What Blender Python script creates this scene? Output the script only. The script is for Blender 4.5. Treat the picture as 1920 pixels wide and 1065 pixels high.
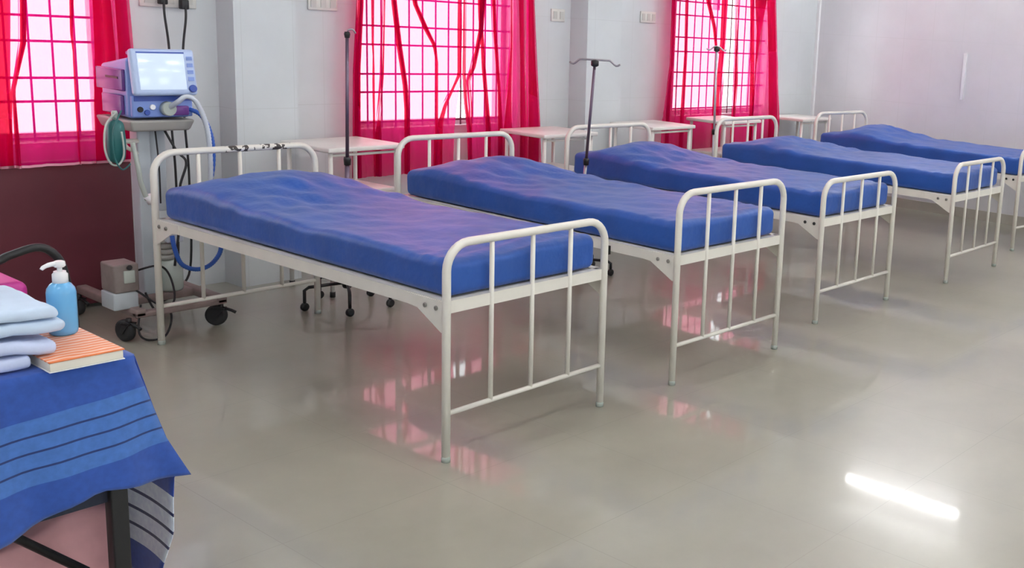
import bpy, math, random
from mathutils import Vector, Matrix, noise
for o in list(bpy.data.objects): bpy.data.objects.remove(o, do_unlink=True)
S = bpy.context.scene
COL = S.collection
PI = math.pi

# ---------------------------------------------------------------- camera
fw = Vector((0.79858898, 0.57173355, -0.18808613))
rt = Vector((0.59013147, -0.8052251, 0.05794301))
up = Vector((0.11832371, 0.15726819, 0.98044185))
cam_d = bpy.data.cameras.new('camera'); cam = bpy.data.objects.new('camera', cam_d); COL.objects.link(cam)
M = Matrix((rt, up, -fw)).transposed().to_4x4(); M.translation = Vector((0, 0, 1.5747))
cam.matrix_world = M
cam_d.sensor_width = 36; cam_d.lens = 1998.083 / 1920 * 36
cam_d.shift_x = (960 - 1412.03) / 1920; cam_d.shift_y = (444.05 - 532.5) / 1920
cam_d.clip_start = 0.05
S.camera = cam
# ---------------------------------------------------------------- daylight
W = bpy.data.worlds.new('World'); S.world = W; W.use_nodes = True
bg = W.node_tree.nodes['Background']
bg.inputs['Color'].default_value = (0.93, 0.97, 1.0, 1); bg.inputs['Strength'].default_value = 2.4
S.view_settings.view_transform = 'Standard'; S.view_settings.look = 'None'
S.view_settings.gamma = 1; S.view_settings.use_curve_mapping = False
S.view_settings.exposure = 1.25
TUBE = 20.0          # radiance of the fluorescent tubes
S.cycles.transparent_max_bounces = 32

# ---------------------------------------------------------------- materials
def mat(name, col, rough=0.5, metal=0.0, spec=0.5, bump=0, bscale=40, var=0, vscale=6, coat=0, sheen=0, emit=None, es=0, trans=0, bdist=0.004):
    m = bpy.data.materials.new(name); m.use_nodes = True
    nt = m.node_tree; b = nt.nodes['Principled BSDF']
    b.inputs['Base Color'].default_value = (*col, 1); b.inputs['Roughness'].default_value = rough
    b.inputs['Metallic'].default_value = metal; b.inputs['Specular IOR Level'].default_value = spec
    b.inputs['Coat Weight'].default_value = coat; b.inputs['Sheen Weight'].default_value = sheen
    b.inputs['Transmission Weight'].default_value = trans
    if emit: b.inputs['Emission Color'].default_value = (*emit, 1); b.inputs['Emission Strength'].default_value = es
    tc = nt.nodes.new('ShaderNodeTexCoord')
    if var:
        n = nt.nodes.new('ShaderNodeTexNoise'); n.inputs['Scale'].default_value = vscale; n.inputs['Detail'].default_value = 4
        nt.links.new(tc.outputs['Object'], n.inputs['Vector'])
        r = nt.nodes.new('ShaderNodeValToRGB'); r.color_ramp.elements[0].position = .3; r.color_ramp.elements[1].position = .7
        r.color_ramp.elements[0].color = (*[max(0, c * (1 - var)) for c in col], 1)
        r.color_ramp.elements[1].color = (*[min(1, c * (1 + var)) for c in col], 1)
        nt.links.new(n.outputs['Fac'], r.inputs['Fac']); nt.links.new(r.outputs['Color'], b.inputs['Base Color'])
    if bump:
        n = nt.nodes.new('ShaderNodeTexNoise'); n.inputs['Scale'].default_value = bscale; n.inputs['Detail'].default_value = 3
        nt.links.new(tc.outputs['Object'], n.inputs['Vector'])
        bp = nt.nodes.new('ShaderNodeBump'); bp.inputs['Strength'].default_value = bump; bp.inputs['Distance'].default_value = bdist
        nt.links.new(n.outputs['Fac'], bp.inputs['Height']); nt.links.new(bp.outputs['Normal'], b.inputs['Normal'])
    return m

def node(nt, t, **kw):
    n = nt.nodes.new(t)
    for k, v in kw.items():
        if k in n.inputs: n.inputs[k].default_value = v
        else: setattr(n, k, v)
    return n

def mathn(nt, op, a, b=None, c=None):
    n = nt.nodes.new('ShaderNodeMath'); n.operation = op
    for i, v in enumerate((a, b, c)):
        if v is None: continue
        if isinstance(v, (int, float)): n.inputs[i].default_value = v
        else: nt.links.new(v, n.inputs[i])
    return n.outputs[0]

def tile_mat(name, col, joint, sx, sy, axes, rough, var, gap=.004, off=0, coat=0, spec=.5, vsc=1.5):
    """large polished tiles: noise-mottled, thin joints on the two given object axes"""
    m = mat(name, col, rough, spec=spec, coat=coat); nt = m.node_tree; b = nt.nodes['Principled BSDF']
    tc = nt.nodes.new('ShaderNodeTexCoord'); sp = nt.nodes.new('ShaderNodeSeparateXYZ'); nt.links.new(tc.outputs['Object'], sp.inputs[0])
    n = node(nt, 'ShaderNodeTexNoise', Scale=vsc, Detail=6.0, Roughness=.62); nt.links.new(tc.outputs['Object'], n.inputs['Vector'])
    r = nt.nodes.new('ShaderNodeValToRGB'); r.color_ramp.elements[0].position = .32; r.color_ramp.elements[1].position = .68
    r.color_ramp.elements[0].color = (*[c * (1 - var) for c in col], 1); r.color_ramp.elements[1].color = (*[min(1, c * (1 + var)) for c in col], 1)
    nt.links.new(n.outputs['Fac'], r.inputs['Fac'])
    js = []
    for ax, s in zip(axes, (sx, sy)):
        fr = mathn(nt, 'FRACT', mathn(nt, 'DIVIDE', mathn(nt, 'ADD', sp.outputs[ax], 50 + off), s))
        d = mathn(nt, 'MULTIPLY', mathn(nt, 'MINIMUM', fr, mathn(nt, 'SUBTRACT', 1.0, fr)), s)
        js.append(mathn(nt, 'LESS_THAN', d, gap / 2))
    j = mathn(nt, 'MAXIMUM', js[0], js[1])
    mx = nt.nodes.new('ShaderNodeMix'); mx.data_type = 'RGBA'
    nt.links.new(j, mx.inputs[0]); nt.links.new(r.outputs['Color'], mx.inputs[6]); mx.inputs[7].default_value = (*joint, 1)
    nt.links.new(mx.outputs[2], b.inputs['Base Color'])
    return m

def curtain_mat():
    m = bpy.data.materials.new('sheer pink voile'); m.use_nodes = True; nt = m.node_tree; nt.nodes.clear()
    out = nt.nodes.new('ShaderNodeOutputMaterial')
    tr = node(nt, 'ShaderNodeBsdfTransparent', Color=(0.84, 0.325, 0.40, 1))
    di = node(nt, 'ShaderNodeBsdfDiffuse', Color=(0.92, 0.010, 0.22, 1))
    tl = node(nt, 'ShaderNodeBsdfTranslucent', Color=(0.95, 0.012, 0.26, 1))
    m1 = node(nt, 'ShaderNodeMixShader', Fac=.5); m2 = node(nt, 'ShaderNodeMixShader', Fac=.55)
    nt.links.new(di.outputs[0], m1.inputs[1]); nt.links.new(tl.outputs[0], m1.inputs[2])
    nt.links.new(m1.outputs[0], m2.inputs[1]); nt.links.new(tr.outputs[0], m2.inputs[2])
    nt.links.new(m2.outputs[0], out.inputs[0])
    return m

def stripe_mat(name, base, band, dark, z0, z1, slope, ndark, axis=0, rough=.8, dw=.006):
    """woven cloth: a lighter band between heights z0..z1 (slanting by slope) crossed by thin dark lines"""
    m = mat(name, base, rough, sheen=.3); nt = m.node_tree; b = nt.nodes['Principled BSDF']
    tc = nt.nodes.new('ShaderNodeTexCoord'); sp = nt.nodes.new('ShaderNodeSeparateXYZ'); nt.links.new(tc.outputs['Object'], sp.inputs[0])
    z = mathn(nt, 'ADD', sp.outputs[2], mathn(nt, 'MULTIPLY', sp.outputs[axis], slope))
    inb = mathn(nt, 'MULTIPLY', mathn(nt, 'GREATER_THAN', z, z0), mathn(nt, 'LESS_THAN', z, z1))
    mx = nt.nodes.new('ShaderNodeMix'); mx.data_type = 'RGBA'; nt.links.new(inb, mx.inputs[0])
    n = node(nt, 'ShaderNodeTexNoise', Scale=60.0, Detail=3.0); nt.links.new(tc.outputs['Object'], n.inputs['Vector'])
    for sock, c in ((6, base), (7, band)):
        r = nt.nodes.new('ShaderNodeValToRGB'); r.color_ramp.elements[0].position = .3; r.color_ramp.elements[1].position = .7
        r.color_ramp.elements[0].color = (*[q * .9 for q in c], 1); r.color_ramp.elements[1].color = (*[min(1, q * 1.1) for q in c], 1)
        nt.links.new(n.outputs['Fac'], r.inputs['Fac']); nt.links.new(r.outputs['Color'], mx.inputs[sock])
    cur = mx.outputs[2]
    for k in range(ndark):
        zc = z0 + (z1 - z0) * (k + 1) / (ndark + 1)
        d = mathn(nt, 'LESS_THAN', mathn(nt, 'ABSOLUTE', mathn(nt, 'SUBTRACT', z, zc)), dw / 2)
        m3 = nt.nodes.new('ShaderNodeMix'); m3.data_type = 'RGBA'; nt.links.new(d, m3.inputs[0]); nt.links.new(cur, m3.inputs[6]); m3.inputs[7].default_value = (*dark, 1)
        cur = m3.outputs[2]
    nt.links.new(cur, b.inputs['Base Color'])
    bp = node(nt, 'ShaderNodeBump', Strength=.4, Distance=.002); n2 = node(nt, 'ShaderNodeTexNoise', Scale=25.0)
    nt.links.new(tc.outputs['Object'], n2.inputs['Vector']); nt.links.new(n2.outputs['Fac'], bp.inputs['Height']); nt.links.new(bp.outputs['Normal'], b.inputs['Normal'])
    return m

def chipped_mat():
    m = mat('cream enamel with chips', (.80, .77, .70), .3); nt = m.node_tree; b = nt.nodes['Principled BSDF']
    tc = nt.nodes.new('ShaderNodeTexCoord'); sp = nt.nodes.new('ShaderNodeSeparateXYZ'); nt.links.new(tc.outputs['Object'], sp.inputs[0])
    n = node(nt, 'ShaderNodeTexNoise', Scale=28.0, Detail=2.0); nt.links.new(tc.outputs['Object'], n.inputs['Vector'])
    top = mathn(nt, 'GREATER_THAN', sp.outputs[2], .86)
    mid = mathn(nt, 'LESS_THAN', mathn(nt, 'ABSOLUTE', mathn(nt, 'SUBTRACT', sp.outputs[0], .50)), .17)
    f = mathn(nt, 'MULTIPLY', mathn(nt, 'MULTIPLY', top, mid), mathn(nt, 'GREATER_THAN', n.outputs['Fac'], .53))
    mx = nt.nodes.new('ShaderNodeMix'); mx.data_type = 'RGBA'; nt.links.new(f, mx.inputs[0])
    mx.inputs[6].default_value = (.80, .77, .70, 1); mx.inputs[7].default_value = (.06, .05, .045, 1)
    nt.links.new(mx.outputs[2], b.inputs['Base Color'])
    return m

MT = dict(
    floor=tile_mat('polished greenish beige stone floor', (.37, .355, .29), (.30, .285, .235), .6, .6, (0, 1), .10, .10, gap=.0022, spec=.7),
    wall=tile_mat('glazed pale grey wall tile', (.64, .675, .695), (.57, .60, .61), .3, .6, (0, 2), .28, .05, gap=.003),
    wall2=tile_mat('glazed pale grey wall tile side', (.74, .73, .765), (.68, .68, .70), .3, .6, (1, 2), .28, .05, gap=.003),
    plaster=mat('white painted ceiling', (.80, .80, .79), .8),
    skirt=mat('beige stone skirting', (.50, .47, .42), .3, var=.08),
    enamel=mat('cream bed enamel', (.80, .77, .70), .3, var=.03, vscale=12),
    enamelw=mat('white table enamel', (.80, .78, .74), .35, var=.04, vscale=9),
    chipped=chipped_mat(),
    bolt=mat('dull steel bolt', (.30, .29, .27), .4, .7),
    darkbolt=mat('dark bolt hole', (.02, .02, .02), .6),
    sheet=mat('royal blue mattress cloth', (.008, .080, .38), .48, var=.10, vscale=5, bump=.55, bscale=14, sheen=.15, bdist=.01),
    curtain=curtain_mat(),
    grille=mat('dark red painted grille', (.16, .03, .07), .5),
    frame=mat('white window frame', (.75, .75, .75), .4),
    rod=mat('brushed curtain rod', (.5, .5, .5), .35, .8),
    maroon=mat('maroon rexine', (.115, .018, .03), .5, var=.12, vscale=3),
    steel=mat('grey steel pole', (.38, .36, .38), .3, .7),
    plum=mat('dark plum steel pole', (.16, .12, .17), .3, .6),
    pale=mat('pale steel pole', (.62, .60, .66), .3, .3),
    black=mat('black plastic', (.012, .012, .014), .45),
    rubber=mat('black rubber', (.02, .02, .022), .7),
    vblue=mat('periwinkle blue casing', (.20, .30, .66), .3, var=.05),
    vpurple=mat('casing tinted as pink reflection', (.16, .05, .26), .25),  # purple paints in the pink reflected on the casing side
    vdark=mat('deep blue panel', (.04, .09, .40), .3),
    bezel=mat('pale blue bezel', (.45, .56, .80), .3),
    screen=mat('lit monitor screen', (.22, .30, .48), .12, emit=(.80, .90, 1.0), es=.27),
    vgrey=mat('warm grey shelf plastic', (.38, .37, .34), .5),
    vcol=mat('light grey column paint', (.47, .52, .56), .35, var=.04),
    hose=mat('pale corrugated hose', (.62, .67, .74), .45),
    bluehose=mat('blue corrugated hose', (.03, .12, .50), .4),
    teal=mat('dark teal rubber bag', (.015, .13, .13), .4),
    clear=mat('clear grey plastic', (.45, .50, .46), .15),
    cable=mat('black cable', (.015, .015, .018), .5),
    base=mat('dusty pinkish grey base', (.28, .21, .20), .5, var=.15, vscale=14),
    boxg=mat('brownish grey box', (.24, .20, .19), .5, var=.15, vscale=18),
    orange=stripe_mat('orange striped cover', (.78, .26, .10), (.78, .26, .10), (.9, .6, .5), 0, .001, 0, 0),
    paper=mat('cream page edges', (.80, .77, .68), .8),
    bottle=mat('sky blue liquid bottle', (.14, .44, .78), .22, coat=.4),
    white=mat('white plastic', (.85, .86, .88), .35),
    linen=mat('pale blue folded linen', (.56, .68, .85), .8, var=.08, vscale=10, bump=.5, bscale=22, bdist=.006),
    linen2=mat('pale lilac blue folded linen', (.55, .62, .84), .8, var=.08, vscale=10, bump=.5, bscale=22, bdist=.006),
    magenta=mat('magenta seat vinyl', (.52, .03, .28), .4),
    pinkc=mat('pale pink cloth', (.80, .42, .44), .75, var=.12, vscale=8, bump=.6, bscale=9, bdist=.012),
    navy=mat('dark navy table underside', (.02, .025, .05), .6),
    cloth=stripe_mat('royal blue woven cloth', (.022, .085, .40), (.055, .17, .52), (.012, .035, .16), .415, .570, -.085, 3, dw=.005),
    cloth_r=stripe_mat('blue cloth with white striped reverse', (.025, .075, .40), (.74, .82, 1.0), (.02, .03, .12), .150, .345, 0.0, 3, axis=1, dw=.009),
    tube=mat('glowing added ceiling tube', (1, 1, 1), .5, emit=(1.0, 1.0, .97), es=TUBE),
    tubew=mat('glowing wall fluorescent tube', (1, 1, 1), .5, emit=(1.0, 1.0, .98), es=TUBE * 1.0),
    hem=mat('pink hem paled as backlit', (.92, .42, .55), .7),  # backlit edge painted in: paler than the curtain cloth
    plate=mat('off white switch plate', (.72, .72, .68), .4),
    legend=mat('grey socket holes', (.58, .58, .55), .6),
    glass=None,
)
def glass_mat():
    m = bpy.data.materials.new('window glass'); m.use_nodes = True; nt = m.node_tree; nt.nodes.clear()
    out = nt.nodes.new('ShaderNodeOutputMaterial'); a = node(nt, 'ShaderNodeBsdfTransparent', Color=(.97, .98, .98, 1)); g = node(nt, 'ShaderNodeBsdfGlossy', Roughness=.02)
    mx = node(nt, 'ShaderNodeMixShader', Fac=.06); nt.links.new(a.outputs[0], mx.inputs[1]); nt.links.new(g.outputs[0], mx.inputs[2]); nt.links.new(mx.outputs[0], out.inputs[0])
    return m
MT['glass'] = glass_mat()
# register cover: orange with pale diagonal brush stripes
nt = MT['orange'].node_tree; b_ = nt.nodes['Principled BSDF']
tc_ = nt.nodes.new('ShaderNodeTexCoord'); wv = node(nt, 'ShaderNodeTexWave', Scale=16.0, Distortion=4.0, Detail=2.0); wv.bands_direction = 'Y'
nt.links.new(tc_.outputs['Object'], wv.inputs['Vector'])
rp = nt.nodes.new('ShaderNodeValToRGB'); rp.color_ramp.elements[0].color = (.82, .22, .07, 1); rp.color_ramp.elements[1].color = (.88, .55, .42, 1)
rp.color_ramp.elements[0].position = .5; rp.color_ramp.elements[1].position = .8
nt.links.new(wv.outputs['Fac'], rp.inputs['Fac']); nt.links.new(rp.outputs['Color'], b_.inputs['Base Color'])
# floor: fine second gloss lobe so lamps bloom softly in the polish
b_ = MT['floor'].node_tree.nodes['Principled BSDF']
b_.inputs['Coat Weight'].default_value = .6; b_.inputs['Coat Roughness'].default_value = .045
b_.inputs['Roughness'].default_value = .30

# ---------------------------------------------------------------- mesh helpers
class MB:
    def __init__(s): s.v = []; s.f = []; s.sm = []
    def add(s, V, F, smooth=False):
        o = len(s.v); s.v += [tuple(p) for p in V]; s.f += [tuple(i + o for i in f) for f in F]; s.sm += [smooth] * len(F); return s
    def box(s, x0, x1, y0, y1, z0, z1, mtx=None):
        V = [Vector((x, y, z)) for x in (x0, x1) for y in (y0, y1) for z in (z0, z1)]
        if mtx: V = [mtx @ p for p in V]
        return s.add(V, [(0, 1, 3, 2), (4, 6, 7, 5), (0, 4, 5, 1), (2, 3, 7, 6), (0, 2, 6, 4), (1, 5, 7, 3)])
    def rbox(s, x0, x1, y0, y1, z0, z1, r, nx=1, ny=1, nz=1, fn=None, seg=3, mtx=None):
        """box with rounded edges; extra cuts; fn deforms each point"""
        def axis(a, b, n):
            c = [a + (b - a) * k for k in [0]]; L = [a + r * (1 - math.cos(PI / 2 * k / seg)) for k in range(seg)]
            L = [a + r * k / seg for k in range(seg)]
            mid = [a + r + (b - a - 2 * r) * k / n for k in range(n + 1)]
            R = [b - r + r * k / seg for k in range(1, seg + 1)]
            return L + mid + R
        X, Y, Z = axis(x0, x1, nx), axis(y0, y1, ny), axis(z0, z1, nz)
        idx = {}; V = []; F = []
        def P(i, j, k):
            if (i, j, k) not in idx:
                p = Vector((X[i], Y[j], Z[k])); c = Vector((min(max(p.x, x0 + r), x1 - r), min(max(p.y, y0 + r), y1 - r), min(max(p.z, z0 + r), z1 - r)))
                d = p - c
                if d.length > 1e-9:
                    m = max(abs(d.x), abs(d.y), abs(d.z)); p = c + d.normalized() * m
                if fn: p = fn(p)
                if mtx: p = mtx @ p
                idx[(i, j, k)] = len(V); V.append(p)
            return idx[(i, j, k)]
        a, b, c = len(X) - 1, len(Y) - 1, len(Z) - 1
        for i in range(a):
            for j in range(b):
                F.append((P(i, j, 0), P(i, j + 1, 0), P(i + 1, j + 1, 0), P(i + 1, j, 0)))
                F.append((P(i, j, c), P(i + 1, j, c), P(i + 1, j + 1, c), P(i, j + 1, c)))
        for i in range(a):
            for k in range(c):
                F.append((P(i, 0, k), P(i + 1, 0, k), P(i + 1, 0, k + 1), P(i, 0, k + 1)))
                F.append((P(i, b, k), P(i, b, k + 1), P(i + 1, b, k + 1), P(i + 1, b, k)))
        for j in range(b):
            for k in range(c):
                F.append((P(0, j, k), P(0, j, k + 1), P(0, j + 1, k + 1), P(0, j + 1, k)))
                F.append((P(a, j, k), P(a, j + 1, k), P(a, j + 1, k + 1), P(a, j, k + 1)))
        return s.add(V, F, True)
    def tube(s, pts, r, n=12, smooth=0, closed=False):
        P = [Vector(p) for p in pts]
        if smooth: P = crom(P, smooth, closed)
        m = len(P); V = []; F = []
        t0 = (P[1] - P[0]).normalized(); a = Vector((0, 0, 1)) if abs(t0.z) < .9 else Vector((1, 0, 0))
        u = t0.cross(a).normalized()
        for i in range(m):
            if closed: t = (P[(i + 1) % m] - P[i - 1]).normalized()
            else: t = (P[min(i + 1, m - 1)] - P[max(i - 1, 0)]).normalized()
            u = (u - t * u.dot(t)).normalized(); w = t.cross(u)
            rr = r[min(len(r) - 1, int(i * len(r) / m))] if isinstance(r, (list, tuple)) else (r(i / (m - 1)) if callable(r) else r)
            for k in range(n):
                th = 2 * PI * k / n; V.append(P[i] + (u * math.cos(th) + w * math.sin(th)) * rr)
        for i in range(m if closed else m - 1):
            for k in range(n):
                a_, b_ = i * n + k, i * n + (k + 1) % n; c_, d_ = ((i + 1) % m) * n + (k + 1) % n, ((i + 1) % m) * n + k
                F.append((a_, b_, c_, d_))
        s.add(V, F, True)
        if not closed: s.f += [tuple(len(s.v) - len(V) + k for k in range(n))[::-1], tuple(len(s.v) - n + k for k in range(n))]; s.sm += [False, False]
        return s
    def lathe(s, prof, c=(0, 0, 0), n=24, ax='z', sq=0):
        V = []; F = []; c = Vector(c)
        for (r, z) in prof:
            for k in range(n):
                th = 2 * PI * k / n; q = 1 + sq * (abs(math.cos(2 * th)) ** .5 * -1 + 1) if sq else 1
                a, b = r * q * math.cos(th), r * q * math.sin(th)
                V.append(c + (Vector((a, b, z)) if ax == 'z' else Vector((z, a, b)) if ax == 'x' else Vector((a, z, b))))
        m = len(prof)
        for i in range(m - 1):
            for k in range(n):
                F.append((i * n + k, i * n + (k + 1) % n, (i + 1) * n + (k + 1) % n, (i + 1) * n + k))
        s.add(V, F, True)
        o = len(s.v) - len(V)
        s.f += [tuple(o + k for k in range(n))[::-1], tuple(o + (m - 1) * n + k for k in range(n))]; s.sm += [False, False]
        return s
    def grid(s, G, smooth=True):
        n = len(G); m = len(G[0]); V = [p for r in G for p in r]
        F = [(i * m + j, i * m + j + 1, (i + 1) * m + j + 1, (i + 1) * m + j) for i in range(n - 1) for j in range(m - 1)]
        return s.add(V, F, smooth)
    def build(s, name, m, parent=None, loc=None):
        me = bpy.data.meshes.new(name); me.from_pydata(s.v, [], s.f); me.update()
        for p, q in zip(me.polygons, s.sm): p.use_smooth = q
        me.materials.append(MT[m] if isinstance(m, str) else m)
        o = bpy.data.objects.new(name, me); COL.objects.link(o)
        if parent: o.parent = parent
        if loc: o.location = loc
        return o

def crom(P, k, closed=False):
    out = []; m = len(P)
    for i in range(m if closed else m - 1):
        p0, p1, p2, p3 = (P[i - 1], P[i], P[(i + 1) % m], P[(i + 2) % m]) if closed else (P[max(i - 1, 0)], P[i], P[i + 1], P[min(i + 2, m - 1)])
        for j in range(k):
            t = j / k
            out.append(.5 * ((2 * p1) + (p2 - p0) * t + (2 * p0 - 5 * p1 + 4 * p2 - p3) * t * t + (3 * p1 - p0 - 3 * p2 + p3) * t ** 3))
    if not closed: out.append(P[-1])
    return out

def thing(name, label, cat, loc=(0, 0, 0), rz=0, group=None, kind=None):
    o = bpy.data.objects.new(name, None); COL.objects.link(o); o.location = loc; o.rotation_euler = (0, 0, rz); o.empty_display_size = .1
    return tag(o, label, cat, group, kind)
def tag(o, label=None, cat=None, group=None, kind=None):
    if label: o['label'] = label
    if cat: o['category'] = cat
    if group: o['group'] = group
    if kind: o['kind'] = kind
    return o
def struct(o, label=None):
    o['kind'] = 'structure'
    if label: o['label'] = label
    return o
def solid(o, t, off=0):
    md = o.modifiers.new('thickness', 'SOLIDIFY'); md.thickness = t; md.offset = off; return o

# ================================================================ THE ROOM
WY_, RX, ZC = 5.88, 9.10, 3.15           # window wall, right wall, ceiling
X0, Y0 = -1.6, -2.6
SILL, HEAD = .84, 2.15
OPEN = [(1.0, 2.50), (3.93, 5.17), (6.93, 8.27)]
struct(MB().box(X0 - .2, RX + .2, Y0 - .2, WY_ + .25, -.12, 0).build('floor', 'floor'), 'polished greenish beige stone floor with soft reflections')
struct(MB().box(X0 - .2, RX + .2, Y0 - .2, WY_ + .25, ZC, ZC + .12).build('ceiling', 'plaster'))
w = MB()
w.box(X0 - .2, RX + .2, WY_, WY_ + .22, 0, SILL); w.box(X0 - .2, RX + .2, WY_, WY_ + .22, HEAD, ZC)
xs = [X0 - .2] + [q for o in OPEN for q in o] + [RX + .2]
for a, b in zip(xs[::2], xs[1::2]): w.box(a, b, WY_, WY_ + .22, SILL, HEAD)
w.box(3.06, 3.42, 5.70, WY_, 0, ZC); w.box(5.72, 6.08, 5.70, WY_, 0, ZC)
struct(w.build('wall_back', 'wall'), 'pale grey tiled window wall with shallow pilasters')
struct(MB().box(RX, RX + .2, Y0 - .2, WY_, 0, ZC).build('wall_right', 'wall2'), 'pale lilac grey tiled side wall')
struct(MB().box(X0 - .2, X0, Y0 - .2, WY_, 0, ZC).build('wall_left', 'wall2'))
w = MB()
FILL_OPEN = [(-.6, 1.0), (2.4, 4.0), (5.4, 7.0)]  # unseen window openings added for soft light from behind the camera
w.box(X0, RX, Y0 - .2, Y0, 0, .9); w.box(X0, RX, Y0 - .2, Y0, 2.1, ZC)
xs = [X0] + [q for o in FILL_OPEN for q in o] + [RX]
for a, b in zip(xs[::2], xs[1::2]): w.box(a, b, Y0 - .2, Y0, .9, 2.1)
struct(w.build('wall_front', 'wall'))
for nm, bx in (('baseboard_right', (RX - .012, RX, Y0, WY_, 0, .09)),):
    struct(MB().box(*bx).build(nm, 'skirt'))
# white vertical trunking on the side wall and in the corner
struct(MB().box(RX - .02, RX, 4.235, 4.265, 1.08, 1.50).build('trim_1', 'white'), 'short white vertical trunking strip on the side wall')
struct(MB().box(RX - .03, RX, WY_ - .03, WY_, 0, ZC).build('trim_2', 'white'), 'white trim running up the corner of the walls')

def window(i, x0, x1, z0, z1, y, grille=True, s=1):
    t = struct(bpy.data.objects.new('window_%d' % i, None)); COL.objects.link(t); t.location = ((x0 + x1) / 2, y, z0)
    o = Vector(t.location)
    f = MB(); a, b = x0 - o.x, x1 - o.x; h = z1 - z0; yy = (.11 if s == 1 else .16) * s
    for bx in ((a, a + .04, 0, h), (b - .04, b, 0, h), (a + .04, b - .04, 0, .04), (a + .04, b - .04, h - .04, h), (-.02, .02, h - .40, h - .04)):
        f.box(bx[0], bx[1], yy - .025, yy + .025, bx[2], bx[3])
    f.build('window_frame', 'frame', t)
    MB().box(a + .04, b - .04, yy - .003, yy + .003, .04, h - .04).build('glass_pane', 'glass', t)
    if grille:
        g = MB(); k = x0 + .045 + (.0 if i != 1 else .047)
        xsl = [v - o.x for v in ([2.368 - .102 * q for q in range(14)] if i == 1 else [x0 + .10 + .1035 * q for q in range(int((x1 - x0 - .05) / .1035))])]
        for q in xsl:
            if a < q < b: g.tube([(q, .05, 0), (q, .05, h)], .0055, 8)
        zb = {1: [.858, 1.039, 1.154, 1.332, 1.454, 1.64, 1.76, 1.94, 2.06], 2: [.876, 1.066, 1.18, 1.363, 1.479, 1.655, 1.77, 1.95, 2.06], 3: [.896, 1.088, 1.205, 1.38, 1.50, 1.686, 1.80, 1.98, 2.09]}[i]
        for z in zb: g.box(a, b, .040, .050, z - o.z - .006, z - o.z + .006)
        g.build('grille', 'grille', t)
    return t
for i, (a, b) in enumerate(OPEN): window(i + 1, a, b, SILL, HEAD, WY_)
for i, (a, b) in enumerate(FILL_OPEN): window(i + 4, a, b, .9, 2.1, Y0, False, -.6)  # added windows opposite, out of view, to brighten the fronts

# unseen ceiling tube lights added to brighten the room, and the wall tube
def tube_light(loc, rz, L, label, m='tube', vert=False):
    t = thing('tube_light', label, 'light', loc, rz, 'added ceiling tube lights' if not vert else None)
    if vert:   # wall batten, tube in front
        MB().box(-.05, 0, -L / 2, L / 2, -.03, .03).build('batten', 'white', t)
        MB().tube([(-.08, -L / 2 + .03, 0), (-.08, L / 2 - .03, 0)], .02, 12).build('tube', m, t)
    else:
        MB().box(-L / 2, L / 2, -.04, .04, -.05, 0).build('batten', 'white', t)
        MB().tube([(-L / 2 + .03, 0, -.08), (L / 2 - .03, 0, -.08)], .022, 12).build('tube', m, t)
    return t
for x, wx in ((-.2, 'left end'), (2.6, 'nearest bed'), (5.4, 'third bed'), (7.7, 'farthest bed')):
    for y, wy in ((-1.2, 'far from the beds'), (1.6, 'beyond the bed feet'), (3.4, 'over the bed row')):
        tube_light((x, y, ZC), 0, 1.25, 'added white ceiling tube light %s, level with the %s' % (wy, wx))
tube_light((RX, 4.48, 2.86), 0, 1.28, 'bright white tube light mounted high on the side wall', 'tubew', True)

# wall plates
def plate(x0, x1, z0, z1, y, label, n=3):
    t = thing('socket_plate', label, 'socket', ((x0 + x1) / 2, y, (z0 + z1) / 2))
    w, h = (x1 - x0) / 2, (z1 - z0) / 2
    MB().rbox(-w, w, -.014, 0, -h, h, .004, seg=1).build('plate', 'plate', t)
    for k in range(n):
        cx = -w + 2 * w * (k + .5) / n
        MB().box(cx - w / n * .55, cx + w / n * .55, -.018, -.012, -h * .6, h * .6).build('switch', 'legend', t)
plate(3.60, 3.79, 1.555, 1.64, WY_, 'pale switch plate high on the wall beside the middle curtain')
plate(5.52, 5.65, 1.57, 1.66, WY_, 'small pale switch plate on the wall right of the middle curtain', 2)
plate(6.48, 6.66, 1.60, 1.69, WY_, 'faint pale socket plate left of the far window curtain')
plate(2.66, 2.95, 1.525, 1.62, WY_, 'pale socket plate on the wall above the ventilator', 3)

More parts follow.
